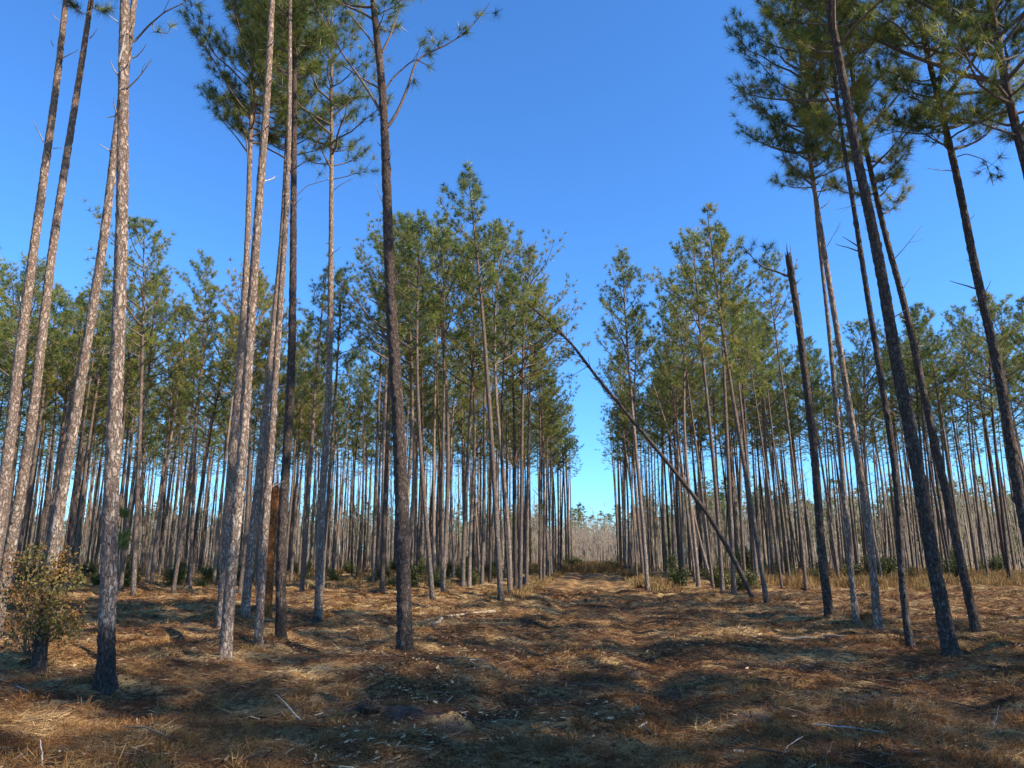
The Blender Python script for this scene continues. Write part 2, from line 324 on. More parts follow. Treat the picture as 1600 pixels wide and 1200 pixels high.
# ------------------------------------------------------------------ foreground pines, each fitted to where it stands
G_NEAR = 'pines standing in the open foreground'
def stub(name, parent, p, d, L, r, mat):
    g = Geo(); d = np.array(d, float); d /= np.linalg.norm(d); k = 6; p = np.array(p, float); pts = [p]
    for s in range(k):
        d = d + R.randn(3)*.08 + np.array([0, 0, .03]); d /= np.linalg.norm(d); p = p + d*L/k; pts.append(p)
    g.tube(pts, np.linspace(r, r*.3, k + 1), 5)
    if L > .55:
        for q in (3, 4):
            v = d + R.randn(3)*.5; v /= np.linalg.norm(v); g.tube([pts[q], pts[q] + v*L*.18, pts[q] + v*L*.33 + R.randn(3)*.02], [r*.45, r*.3, r*.15], 3)
    return link(name, g.mesh(name, mat), parent)
def pix_pine(label, pix, diam, H, zb, Rad, stubs=5, px_stubs=(), nb=34, dens=.8, mat=None, scorch=.3, D=None, seed=1, snag=False, limbs_px=(), thick=True, tmin=0., group=G_NEAR, name='pine_tree', blades=48, up=0., sw=(.0075, .24)):
    global R; R = np.random.RandomState(seed)
    b = gpix(*pix[0])
    Y = D or b[1]
    if D:
        q = at(pix[0][0], pix[0][1], D); b = np.array([q[0], D, float(ground(q[0], D))])
    pts = [at(px, py, Y) for px, py in pix]; zs = [0.]; xs = [0.]; ys = [0.]
    for q in pts[1:]:
        if q[2] - b[2] > zs[-1] + .1: zs.append(q[2] - b[2]); xs.append(q[0] - b[0]); ys.append(0.)
    snag = zs[-1] if snag else False
    if zs[-1] < H:
        s = (xs[-1] - xs[-2])/(zs[-1] - zs[-2])*.6; xs.append(xs[-1] + s*(H - zs[-1])); zs.append(H); ys.append(0.)
    ya = R.randn()*.02
    ys = [ya*(z/H)**2*2 for z in zs]
    ax = curve_axis(zs, xs, ys)
    root = thing(name, label, 'pine tree' if not snag else 'snag', b, None if snag else group)
    # keep the trunk foot exactly at the origin
    o0 = ax(np.array([0.]))[0]; ax0 = ax; ax = lambda z: ax0(z) - o0*np.exp(-np.clip(z, 0, 99)/.8)[:, None]
    top = snag if snag else None
    tr = link('trunk', trunk_mesh(ax, H if not snag else max(H, snag*1.3), diam/2, mat or M_BARK, .028, 32, .13, top), root, scorch=scorch)
    r_at = lambda z: diam/2*max(1 - z/H, .02)**.55
    for k in range(stubs):
        z = 2.5 + (min(zb, 11, (snag or 99) - .6) - 2.7)*(k + R.rand())/max(stubs, 1); a = R.rand()*6.28; c = ax(np.array([z]))[0]; r = r_at(z)*.8
        L = .12 + .5*R.rand()**2
        stub('dead_branch', root, (c[0] + r*cos(a), c[1] + r*sin(a), z), (cos(a), sin(a), .25 + .6*R.rand()), L, .012 + .008*R.rand(), M_DEAD if R.rand() < .5 else M_LIMB)
    for (x0, y0, x1, y1, rr) in px_stubs:
        p0, p1 = at(x0, y0, Y) - b, at(x1, y1, Y - .25) - b
        stub('dead_branch', root, p0, p1 - p0, np.linalg.norm(p1 - p0), rr, M_DEAD)
    P, Dd, limbs = [], [], []
    if nb:
        P, Dd, limbs = crown_geo(ax, zb, H, Rad, nb, dens=dens, r0=diam/2, tmin=tmin, up=up)
    for (pl, rr, tuft) in limbs_px:
        q = np.array([at(x, y, Y + dy) - b for x, y, dy in pl]); tt = np.linspace(0, 1, len(q)); t2 = np.linspace(0, 1, 18)
        q2 = np.stack([np.interp(t2, tt, q[:, k]) for k in range(3)], -1); q2[1:-1] = (q2[:-2] + 2*q2[1:-1] + q2[2:])/4
        lg = Geo(); limbs.append(lg); lg.tube(q2, np.linspace(rr, .006, 18), 6)
        for s in range(int(tuft)):
            f = .45 + .55*R.rand(); c = q2[int(f*17)]; v = (q2[-1] - q2[-3]); v /= np.linalg.norm(v); v = v*.6 + unit(1)[0]*.6 + np.array([0, 0, .3]); v /= np.linalg.norm(v)
            e = c + v*(.12 + .35*R.rand()); lg.tube([c, (c+e)/2 + R.randn(3)*.02, e], [.007, .005, .003], 3); P.append(e); Dd.append(v)
    for lg in limbs: link('limb', lg.mesh('limb', M_LIMB), root)
    if P:
        link('crown', needles(P, Dd, blades, sw[1], sw[0]).mesh('crown', M_NEED), root)
    return root, ax, b
EXEC_NEAR = True
A = 'tall pine trunk '
pix_pine('leftmost tall pine trunk, cut by the left edge, shaded near its top', [(-32, 1000), (0, 800), (12, 720), (22, 617), (37, 500), (53, 383), (68, 275), (77, 205), (85, 150), (93, 80), (101, 0)], .21, 18.5, 13, 1.6, 3, ((68, 222, 53, 185, .015), (83, 232, 98, 229, .012), (98, 90, 123, 80, .014), (84, 72, 75, 63, .012), (91, 33, 84, 22, .012)), seed=11, tmin=.03)
pix_pine('pale pine trunk second from the left edge, bowing right as it rises', [(-10, 1000), (6, 920), (22, 819), (41, 725), (57, 600), (80, 400), (103, 250), (107, 225), (127, 100), (142, 0)], .205, 18.5, 13, 1.6, 2, ((140, 60, 149, 51, .014),), seed=12)
pix_pine('leaning pine with a charred black foot inside the yellow leaved bush', [(62, 1035), (79, 882), (94, 781), (116, 669), (128, 583), (150, 450), (167, 350), (179, 225), (196, 120), (204, 62), (210, 0)], .165, 16.5, 11.6, 1.6, 1, ((173, 237, 161, 224, .012),), scorch=1.35, seed=13, D=10.9,
  limbs_px=((((209, 66, 0), (232, 40, 0), (258, 18, -.2), (278, 9, -.2), (292, 2, -.2)), .018, 4), (((238, 35, 0), (240, 50, -.3), (262, 52, -.3)), .01, 2)))
pix_pine('straight thick pine nearest the camera on the left, foot dark from charring and painted shade', [(165, 1073), (168, 960), (171, 837), (179, 650), (185, 517), (190, 350), (191, 275), (192, 125), (193, 0)], .19, 17, 11.5, 1.7, 1, ((186, 105, 178, 45, .02), (185, 118, 170, 100, .012), (183, 180, 175, 153, .012), (200, 137, 243, 103, .013), (206, 91, 238, 79, .011), (184, 35, 172, 27, .012), (203, 50, 207, 32, .012)), scorch=.85, seed=14)  # dark foot band holds charring plus the shade painted over it
pix_pine('pale pine in front of its darker twin, left of the orange snag', [(352, 1026), (357, 950), (362, 875), (375, 762), (383, 650), (392, 500), (400, 380), (406, 300), (410, 250), (416, 175), (422, 75), (425, 0)], .165, 17, 11.6, 1.6, 2, ((422, 125, 441, 116, .01), (423, 68, 433, 66, .012), (418, 197, 431, 191, .012)), scorch=.2, seed=15)
pix_pine('darker pine close behind its pale twin, green limbs fanning left high up', [(345, 976), (350, 900), (356, 800), (369, 650), (380, 500), (386, 400), (389, 300), (391, 225), (394, 150), (396, 60), (397, 0)], .21, 17, 11.8, 2.3, 2, (), nb=58, dens=1.15, seed=16, limbs_px=((((388, 240, 0), (370, 215, .1), (340, 180, .2), (320, 152, .2)), .022, 12), (((390, 280, 0), (384, 210, -.2), (365, 160, -.3), (340, 125, -.3)), .02, 12)))
pix_pine('pine leaning right, just left of the orange snag, foot in the sun', [(382, 970), (388, 900), (394, 837), (409, 706), (417, 617), (430, 483), (440, 383), (447, 250), (451, 125), (456, 0)], .20, 17, 11.8, 1.9, 3, (), nb=48, dens=1.0, scorch=.1, seed=17)
pix_pine('slim pine with a dark foot standing just in front of the orange snag', [(403, 1015), (409, 894), (420, 744), (426, 650), (430, 600), (437, 480), (442, 417), (449, 300), (452, 200), (453, 100), (453, 0)], .135, 16.5, 12.4, 1.6, 2, (), seed=18)
pix_pine('dark pine just right of the orange snag with a broken knee high root', [(439, 998), (439, 900), (439, 837), (446, 744), (452, 650), (456, 560), (458, 417), (459, 250), (461, 150), (459, 0)], .19, 17, 11.6, 1.9, 4, ((462, 320, 467, 310, .01),), nb=54, dens=1.0, mat=M_BARKD, scorch=.7, seed=19)
pix_pine('slender straight pine standing alone between the orange snag and the thick dark one', [(497, 974), (502, 800), (508, 700), (513, 650), (516, 500), (517, 417), (518, 250), (518, 120), (518, 0)], .19, 17, 11.2, 1.9, 3, ((520, 395, 532, 385, .012), (522, 297, 552, 280, .012), (515, 282, 505, 272, .012)), nb=40, dens=.65, scorch=.35, seed=20, limbs_px=((((520, 280, 0), (545, 275, 0), (575, 262, 0)), .014, 7), (((459, 310, 0), (480, 290, 0), (515, 280, 0)), .01, 1), (((519, 232, 0), (550, 228, 0), (570, 210, .1)), .01, 3)))
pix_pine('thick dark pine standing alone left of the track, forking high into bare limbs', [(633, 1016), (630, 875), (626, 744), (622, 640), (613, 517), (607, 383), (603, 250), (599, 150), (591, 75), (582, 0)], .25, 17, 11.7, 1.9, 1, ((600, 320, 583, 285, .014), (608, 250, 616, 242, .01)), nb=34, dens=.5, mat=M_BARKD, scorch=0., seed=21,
  limbs_px=((((604, 196, 0), (590, 165, 0), (560, 118, 0), (535, 85, -.2), (505, 30, -.4), (482, -10, -.5)), .035, 9), (((606, 198, 0), (622, 175, 0), (640, 130, 0), (648, 98, 0), (662, 85, .1), (700, 70, .1), (735, 45, .2), (765, 5, .3)), .034, 16), (((600, 142, 0), (570, 125, 0), (540, 105, 0), (515, 90, 0)), .022, 3), (((602, 140, 0), (615, 120, 0), (640, 98, 0), (652, 92, -.2), (680, 110, -.3)), .02, 4), (((597, 82, 0), (610, 55, 0), (622, 20, .1), (630, -20, .2)), .026, 2), (((590, 78, 0), (570, 50, -.1), (545, 20, -.2), (525, -10, -.3)), .022, 2)))
# right hand group
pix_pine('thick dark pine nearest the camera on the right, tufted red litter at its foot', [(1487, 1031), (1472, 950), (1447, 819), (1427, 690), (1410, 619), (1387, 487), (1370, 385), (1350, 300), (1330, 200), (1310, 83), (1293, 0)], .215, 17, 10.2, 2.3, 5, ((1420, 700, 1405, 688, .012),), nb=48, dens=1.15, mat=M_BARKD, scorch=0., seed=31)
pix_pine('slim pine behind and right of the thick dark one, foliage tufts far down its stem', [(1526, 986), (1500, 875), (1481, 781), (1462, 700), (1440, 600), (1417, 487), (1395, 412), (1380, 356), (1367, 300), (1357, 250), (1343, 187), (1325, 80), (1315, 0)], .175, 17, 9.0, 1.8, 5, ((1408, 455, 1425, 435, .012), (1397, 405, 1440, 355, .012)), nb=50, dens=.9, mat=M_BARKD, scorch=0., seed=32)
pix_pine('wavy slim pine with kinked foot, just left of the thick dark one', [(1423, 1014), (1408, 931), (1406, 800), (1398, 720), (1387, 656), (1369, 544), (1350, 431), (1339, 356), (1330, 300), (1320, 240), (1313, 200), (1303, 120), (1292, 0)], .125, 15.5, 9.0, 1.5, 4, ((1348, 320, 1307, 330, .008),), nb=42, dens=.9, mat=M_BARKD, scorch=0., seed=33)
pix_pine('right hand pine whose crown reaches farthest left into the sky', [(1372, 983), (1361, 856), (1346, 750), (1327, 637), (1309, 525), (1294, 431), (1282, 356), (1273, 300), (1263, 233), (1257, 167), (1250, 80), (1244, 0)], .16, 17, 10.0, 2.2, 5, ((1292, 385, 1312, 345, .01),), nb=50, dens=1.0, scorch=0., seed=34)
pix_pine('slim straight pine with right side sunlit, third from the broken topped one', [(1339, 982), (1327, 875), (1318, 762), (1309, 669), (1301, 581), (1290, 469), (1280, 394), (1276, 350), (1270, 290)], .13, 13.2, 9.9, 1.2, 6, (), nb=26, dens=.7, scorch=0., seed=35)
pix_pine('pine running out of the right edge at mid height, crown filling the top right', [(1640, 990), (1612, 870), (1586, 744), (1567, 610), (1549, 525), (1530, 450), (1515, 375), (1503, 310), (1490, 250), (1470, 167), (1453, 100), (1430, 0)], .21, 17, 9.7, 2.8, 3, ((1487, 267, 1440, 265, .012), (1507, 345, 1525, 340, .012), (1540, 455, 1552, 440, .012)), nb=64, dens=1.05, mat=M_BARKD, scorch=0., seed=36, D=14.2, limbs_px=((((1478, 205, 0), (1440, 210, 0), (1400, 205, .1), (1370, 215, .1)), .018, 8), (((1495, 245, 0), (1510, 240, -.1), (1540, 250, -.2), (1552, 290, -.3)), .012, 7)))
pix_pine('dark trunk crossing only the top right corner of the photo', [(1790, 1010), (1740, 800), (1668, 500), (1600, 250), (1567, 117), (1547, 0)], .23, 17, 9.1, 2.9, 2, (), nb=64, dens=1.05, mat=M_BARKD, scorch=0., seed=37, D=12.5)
# broken topped trunk on the right and the orange snag on the left
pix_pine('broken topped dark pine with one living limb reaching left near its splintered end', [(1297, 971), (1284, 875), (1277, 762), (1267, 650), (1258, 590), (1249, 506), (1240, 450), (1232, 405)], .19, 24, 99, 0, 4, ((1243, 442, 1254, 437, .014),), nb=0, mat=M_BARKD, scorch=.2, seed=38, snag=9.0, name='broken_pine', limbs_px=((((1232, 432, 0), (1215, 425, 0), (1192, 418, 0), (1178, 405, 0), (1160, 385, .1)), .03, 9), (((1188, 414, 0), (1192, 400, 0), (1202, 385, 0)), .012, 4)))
root, ax, b = pix_pine('short broken orange stripped snag among the left hand pines', [(415, 967), (420, 894), (426, 820), (429, 765)], .26, 30, 99, 0, 0, (), nb=0, mat=M_PEEL, scorch=0., seed=39, snag=3.1, name='broken_pine')

# bark flap remaining on the snag
g = Geo()
for k in range(9):
    z0 = .2 + 2.7*k/9; a0 = 2.9 + 1.2*R.rand(); c0 = ax(np.array([z0]))[0]
    th = np.linspace(a0, a0 + .8 + R.rand(), 6); zz = np.linspace(z0, z0 + .25 + .2*R.rand(), 4)
    V = np.array([[c0[0] + (.112 + .006*R.rand())*cos(q), c0[1] + (.112 + .006*R.rand())*sin(q), z_] for z_ in zz for q in th])
    ii = np.array([[r_*6 + s, r_*6 + s + 1, (r_+1)*6 + s + 1, (r_+1)*6 + s] for r_ in range(3) for s in range(5)]); g.add(V, ii)
link('bark_flap', g.mesh('bark_flap', M_BARKD), root)

# ------------------------------------------------------------------ leaning trunks
def leaner(label, pix, diam, seed, dy=0., crown=True):
    global R; R = np.random.RandomState(seed)
    b = gpix(*pix[0]); pts = np.array([at(px, py, b[1] + dy*i/(len(pix)-1)) for i, (px, py) in enumerate(pix)]) - b
    pts[0] = (0, 0, 0); pts = np.vstack([pts[0] - (pts[1] - pts[0])*.03, pts])
    root = thing('leaning_pine', label, 'fallen pine', b)
    tt = np.linspace(0, 1, len(pts)); t2 = np.linspace(0, 1, 150); q = np.stack([np.interp(t2, tt, pts[:, k]) for k in range(3)], -1)
    for _ in range(6): q[1:-1] = (q[:-2] + 2*q[1:-1] + q[2:])/4
    g = Geo(); g.tube(q, diam/2*(1 - .65*t2)*(1 + .07*R.randn(150)), 10)
    link('trunk', g.mesh('trunk', M_BARKD if crown else M_BARK, True), root, scorch=0.)
    P = []; D = []
    for k in range(60 if crown else 10):
        g = Geo()
        f = (.55 if crown else .4) + (.45 if crown else .6)*R.rand()**(.7 if crown else 1); c = q[int(f*149)]; v = (q[-1] - q[-10]); v /= np.linalg.norm(v); v = v*.7 + unit(1)[0]*.8; v /= np.linalg.norm(v)
        L = (.4 + .9*R.rand())*(1.2 - .4*f); e = c + v*L; m_ = (c + e)/2 + R.randn(3)*.06; g.tube([c, m_, e], [.014, .009, .004], 4)
        if crown and f > .7:
            for s in range(4):
                v2 = v + unit(1)[0]*.8; v2 /= np.linalg.norm(v2); e2 = m_ + (e - m_)*R.rand() + v2*.2*R.rand(); P.append(e2); D.append(v2)
        link('limb', g.mesh('limb', M_LIMB), root)
    if P: link('crown', needles(P, D, 26, .2, .014, tintbias=.25).mesh('crown', M_NEED), root)
leaner('long fallen pine propped across the gap, its top resting in the left stand', [(1178, 937), (1144, 868), (1106, 803), (1050, 731), (983, 650), (933, 590), (893, 537), (860, 505), (823, 473)], .20, 41)
leaner('bare thin pine tilted left behind the long fallen one', [(1112, 912), (1095, 850), (1072, 755), (1053, 700), (1035, 645), (1017, 590)], .17, 42, 2., False)

# ------------------------------------------------------------------ stand of planted pines: variants and copies
VARS = []
for v in range(14):
    R = np.random.RandomState(100 + v); H = 16.; s1, s2, ph = R.randn()*.18, R.randn()*.12, R.rand()*6
    ax = (lambda s1, s2, ph: lambda z: np.stack([s1*(z/16)**2*2 + s2*(np.sin(z/3.2 + ph) - sin(ph)), s2*(np.cos(z/2.9 + ph) - cos(ph))*.8], -1))(s1, s2, ph)
    slim = v in (6, 7, 8, 13)                                   # suppressed, thin crowned individuals
    tr = trunk_mesh(ax, H, .075 if slim else .102, (M_BARKS, M_BARKD, M_BARKS, M_BARKS, M_BARK)[v % 5], .22, 10, .09)
    zb = 8.4 + R.rand()*2.2 + (1.2 if slim else 0)
    P, D, lbs = crown_geo(ax, zb, H, 1.2 + .4*R.rand() if slim else (2.6 if v == 0 else 1.9 + .9*R.rand()), 26 if slim else 38, dens=.60 if slim else .60, rnd=.6 if v in (3, 4, 5, 6) else .26 + .2*R.rand()); lb = Geo(); [lb.add(np.concatenate(q.V), np.concatenate(q.Q)) for q in lbs]
    for k in range(20):                             # dead whips under the crown
        z = 4 + (zb - 3.6)*R.rand()**.6; a = R.rand()*6.28; c = ax(np.array([z]))[0]; L = .25 + .9*R.rand()**2
        p0 = np.array([c[0], c[1], z]); e = p0 + np.array([cos(a)*L, sin(a)*L, L*(.2 + .5*R.rand())]); lb.tube([p0, (p0+e)/2 + R.randn(3)*.03, e], [.012, .008, .004], 3)
    nv = len(tr.vertices); tv = np.zeros(nv*3, np.float32); tr.vertices.foreach_get('co', tv); tq = np.zeros(len(tr.loops), np.int32); tr.loops.foreach_get('vertex_index', tq)
    mm = mesh('trunk', np.vstack([tv.reshape(-1, 3), np.concatenate(lb.V)]), [np.vstack([tq.reshape(-1, 4), np.concatenate(lb.Q) + nv])], tr.materials[0], None, True)
    mm.materials.append(M_LIMB); mi = np.zeros(len(mm.polygons), np.int32); mi[len(tq)//4:] = 1; mm.polygons.foreach_set('material_index', mi)
    VARS.append((mm, needles(P, D, 30, .23, .016, tintbias=.26 if v in (10, 12) else .16*R.rand()).mesh('crown', M_NEED)))
G_STAND = 'pines of the planted stand'
SPREAD = {}
def place_var(x, y, v, rz, s, label, group=G_STAND, sc=0., tilt=(0, 0)):
    e = thing('pine_tree', label, 'pine tree', (x, y, float(ground(x, y))), group)
    e.rotation_euler = (tilt[0], tilt[1], rz); e.scale = (s, s, s)
    tr, cr = VARS[v]
    link('trunk', tr, e, scorch=sc); link('crown', cr, e)
    return e
R = np.random.RandomState(5)
taken = []
KEY = [  # base pixel, top row pixel y, variant, label
 (208, 931, 352, 0, 'broad crowned front pine at the left with a bow in its upper trunk'),
 (597, 928, 350, 1, 'pine at the front of the stand seen just left of the thick dark one'),
 (676, 936, 345, 2, 'front pine of the stand just right of the thick dark one, bending near its top'),
 (783, 939, 262, 3, 'tallest pine of the left stand, narrow pointed crown, corner by the track'),
 (796, 935, 430, 6, 'slim pine beside the tallest one at the left corner of the track'),
 (1012, 924, 402, 4, 'pointed pine at the right edge of the track, nearest to it on that side'),
 (1198, 942, 320, 5, 'tall light green pine beside the foot of the long fallen trunk'),
 (1260, 924, 408, 7, 'slim straight pine right of the fallen trunk foot, thin crown'),
 (1222, 920, 480, 8, 'thin pine between the fallen trunk foot and the straight slim pine'),
]
FPX = {0: (229, 245), 1: (604, 600), 2: (660, 637), 3: (772, 747), 4: (785, 775), 5: (995, 978), 6: (1150, 1108), 7: (1225, 1196), 8: (1195, 1165)}
ROWS = []; BYTREE = []
for i, (px, py, ty, v, lab) in enumerate(KEY):
    b = gpix(px, py); top = at(FPX[i][1], ty, b[1]); Hh = top[2] - b[2]; s = Hh/16.
    lean = math.atan2(top[0] - b[0], Hh)
    KT = uv(b[0], b[1]); ROWS.append((round((-3.2 - KT[0])/2.78) if KT[0] < 0 else -1 - round((KT[0] - 2.35)/2.78), KT[1], None)); place_var(b[0], b[1], v, 0., s, lab, tilt=(0, lean), sc=.3); taken.append((b[0], b[1]))
cand = []
for k in range(-14, 34):
    u0 = -3.2 - 2.78*k if k >= 0 else 2.35 + 2.78*(-k - 1)
    v_ = -12. + R.rand()*2
    while v_ < 104:
        v_ += 1.75 + 1.1*R.rand()
        if R.rand() < .20: continue
        u = u0 + R.randn()*.16; v2 = v_ + R.randn()*.2; x, y = xy(u, v2)
        left = u < 0; vis = abs(x) < .76*y + 2.2
        if left:
            if v2 < 27 + (.12*abs(u) if u > -14 else 2) or v2 > 92 + 6*vnoise(u/6, 1.): continue
            if not vis: continue
        else:
            lim = 34 if u < 4 else (29 if u < 6.5 else (38 if u < 10 else 43))
            if vis and (v2 < lim): continue
            if v2 > 84: continue
            if not vis:
                if x > 30 or y < -11 or x < 13.5 or y > 24 or R.rand() < (.32 if y < 3.5 else .3): continue
        if any((x - a)**2 + (y - c)**2 < 1.7 for a, c in taken): continue
        taken.append((x, y)); cand.append((math.hypot(x, y), x, y, left, vis, k, v2))
cand.sort()
nvis = [c for c in cand if c[4]]; off = [c for c in cand if not c[4]]
near, far = nvis[:245], nvis[245:]
print('stand', len(nvis), 'off', len(off), 'far', len(far))
ORD = 'first second third fourth fifth sixth seventh eighth ninth tenth eleventh twelfth thirteenth fourteenth fifteenth sixteenth seventeenth eighteenth nineteenth twentieth twenty-first twenty-second twenty-third twenty-fourth twenty-fifth twenty-sixth twenty-seventh twenty-eighth'.split()
_sc = lambda px: float(np.interp(px, [0, 110, 230, 560, 640, 740, 800, 885, 960, 1060, 1250, 1340, 1440, 1600], [1.0, .93, .87, .90, .99, .99, .87, .83, .88, 1.0, .95, .90, .97, 1.0]))
for n_, c in enumerate(near): ROWS.append((c[5], c[6], n_))
for k in sorted(set(r_[0] for r_ in ROWS)):
    for pos, r_ in enumerate(sorted((r_ for r_ in ROWS if r_[0] == k), key=lambda q: q[1])):
        if r_[2] is None: continue
        d, x, y, left, vis, _k, _v = near[r_[2]]
        lab = 'slender pine in the %s planted row %s of the track, %s from the front' % (ORD[k if k >= 0 else -k - 1], 'left' if k >= 0 else 'right', ORD[pos])
        BYTREE.append((x, y, k, pos))
        place_var(x, y, int(R.randint(0, 14)), R.rand()*6.28, _sc(CX + F*x/y)*(.93 + .14*R.rand()), lab, tilt=(R.randn()*.014, R.randn()*.024 + (-.012 if not left else 0)), sc=.2*R.rand())
for d, x, y, left, vis, _k, _v in [q for i_, q in enumerate(off[:64]) if q[2] < 5 or i_ % 2]:
    place_var(x, y, int(R.randint(0, 6)), R.rand()*6.28, .98 + .1*R.rand(), 'pine standing beyond the right edge of the photo, shading the foreground', 'pines beyond the right edge')

# ------------------------------------------------------------------ rest of the stand and the far woods (one object each)
def low_tree(g, gf, x, y, H, zb, Rad, r, nt=70, bl=10, L=.5, W=.07, tb=0.):
    z0 = float(ground(x, y)); lx, ly = R.randn(2)*.25
    zz = np.linspace(-.2, H, 6); g.tube(np.stack([x + lx*(zz/H)**2, y + ly*(zz/H)**2, z0 + zz], -1), r*np.clip(1 - zz/H, .05, 1)**.55, 5)
    t_ = R.rand(nt)**1.2; a = R.rand(nt)*6.28; rr = Rad*(.25 + .75*np.sqrt(R.rand(nt)))*(.55 + .6*sstep(0, .3, t_))*(1 - t_)**.6 + .05
    P = np.stack([x + lx + rr*np.cos(a), y + ly + rr*np.sin(a), z0 + zb + (H - zb)*t_], -1); tint = np.clip(R.rand(nt)*.8 + tb, 0, 1)
    Pb = np.repeat(P, bl, 0); d = unit(len(Pb)); d[:, 2] = np.abs(d[:, 2])*.8; gf.blades(Pb, d, L*(.6 + .6*R.rand(len(Pb))), W*(.6 + .7*R.rand(len(Pb))), np.repeat(tint, bl))
R = np.random.RandomState(55); g, gf = Geo(), Geo()
for d, x, y, left, vis, _k, _v in far:
    low_tree(g, gf, x, y, 14.5 + 2.2*R.rand(), 10.3 + R.rand(), 1.7, .10 + .02*R.rand(), 90, 12, .34, .035)
rt = thing('pine_stand', 'dense farther rows of planted pines seen between the nearer trunks', 'pine wood', (0, 70, 0)); rt['kind'] = 'stuff'
link('trunks', g.mesh('trunks', M_BARKS), rt, kind='stuff', scorch=-9.).location = (0, -70, 0)
link('crowns', gf.mesh('crowns', M_NEED), rt, kind='stuff').location = (0, -70, 0)
g, gf = Geo(), Geo()
for k in range(230):                               # treeline across the clearing
    x = -230 + 460*R.rand(); y = 225 + 50*R.rand()
    low_tree(g, gf, x, y, 12 + 6*R.rand(), 4 + 2*R.rand(), 3.2, .15, 90, 8, 1.1, .28)
for k in range(240):
    x = 24 + 130*R.rand(); y = 108 + 50*R.rand()
    low_tree(g, gf, x, y, 9.5 + 4*R.rand(), 3 + 2*R.rand(), 2.0, .12, 90, 8, .8, .16, .1)
for k in range(170):                               # young green pines standing among the bare saplings
    y = 96 + 40*R.rand(); x = (R.rand()*2 - 1)*.78*y
    if abs(x - y*.112) < 9 or (x < 0 and R.rand() < .55): continue
    low_tree(g, gf, x, y, 4 + 5*R.rand(), 1 + R.rand(), 1.5, .07, 80, 8, .6, .10, .1)
rt = thing('distant_wood', 'green treeline across the clearing at the end of the track', 'wood', (0, 240, 0)); rt['kind'] = 'stuff'
link('trunks', g.mesh('trunks', M_BARKS), rt, kind='stuff', scorch=-9.).location = (0, -240, 0)
link('crowns', gf.mesh('crowns', M_NEED), rt, kind='stuff').location = (0, -240, 0)
g = Geo()
for k in range(10900):                              # bare saplings in the clearing and thin dead stems inside the stand
    if k >= 9200: y = 112 + 40*R.rand(); x = y*.115 + 15*R.randn(); H = 3.8 + 2.0*R.rand()
    elif k < 7600: y = 98 + 90*R.rand(); x = (R.rand()*2 - 1)*(.8*y); H = 4.0 + 5.5*R.rand()**1.5
    else:
        y = 60 + 45*R.rand(); x = (R.rand()*2 - 1)*(.78*y); H = 4 + 7*R.rand()
        if abs(uv(x, y)[0]) < 4: continue
    z = float(ground(x, y)); l = R.randn(2)*.05*H; w_ = .026 + .028*R.rand()
    P = np.array([[x, y, z], [x + l[0]*.4, y + l[1]*.4, z + H*.5], [x + l[0], y + l[1], z + H]]); g.tube(P, [w_, w_*.7, w_*.2], 3)
    for q in range(5):
        f = .35 + .6*R.rand(); p0 = np.array([x + l[0]*f, y + l[1]*f, z + H*f]); v = np.array([R.randn()*.5, R.randn()*.5, .9]); g.tube([p0, p0 + v*H*.16], [w_*.5, w_*.2], 3)
tg = link('bare_thicket', g.mesh('bare_thicket', M_TWIG), label='pale leafless saplings filling the clearing beyond the pines', category='thicket', kind='stuff')

# ------------------------------------------------------------------ shrubs
def shrub_geo(rad, h, n, leaf, mat_l, stems=9):
    g, gl = Geo(), Geo()
    for k in range(stems):
        a = R.rand()*6.28; e = np.array([cos(a)*rad*R.rand()*.8, sin(a)*rad*R.rand()*.8, h*(.6 + .4*R.rand())]); mid = e*.5 + R.randn(3)*.05*rad
        g.tube([np.zeros(3) - (0, 0, .1), mid, e], [.014, .01, .004], 4)
        m_ = n//stems; f = .25 + .8*R.rand(m_); P = np.outer(f, e) + R.randn(m_, 3)*rad*.2; P[:, 2] = np.maximum(P[:, 2], .03)
        cl = R.rand(); gl.leaves(P, leaf*(.6 + .8*R.rand(m_)), leaf*.45, np.clip(cl*.6 + .3*R.rand(m_), 0, 1))
    return g.mesh('stems', M_LIMB), gl.mesh('leaves', mat_l)
R = np.random.RandomState(66)
SH = [shrub_geo(.8, 1.2, 1800, .11, M_SHRUB), shrub_geo(1.0, .8, 1800, .13, M_SHRUB), shrub_geo(.6, 1.7, 1500, .10, M_SHRUB)]
spots = []
for k in range(6): u = -7 + 11.5*R.rand(); v_ = 66 + 16*R.rand(); spots.append((*xy(u, v_), .8 + .5*R.rand(), 'shrub in the dark thicket closing the far end of the track', 'shrubs closing the far end of the track'))
for k in range(70): v_ = 41 + 22*R.rand(); u = 9 + 24*R.rand(); spots.append((*xy(u, v_), .5 + .7*R.rand(), 'low shrub under the pines on the right of the track', 'shrubs under the right hand pines'))
for k in range(190): v_ = 32 + 34*R.rand(); u = -6 - 34*R.rand(); spots.append((*xy(u, v_), .4 + .6*R.rand(), 'low shrub under the pines on the left of the track', 'shrubs under the left hand pines'))
for k in range(12): v_ = 33 + 15*R.rand(); u = 3.2 + 6*R.rand(); spots.append((*xy(u, v_), .5 + .6*R.rand(), 'dark shrub behind the foot of the fallen trunk', 'shrubs behind the fallen trunk'))
used = set()
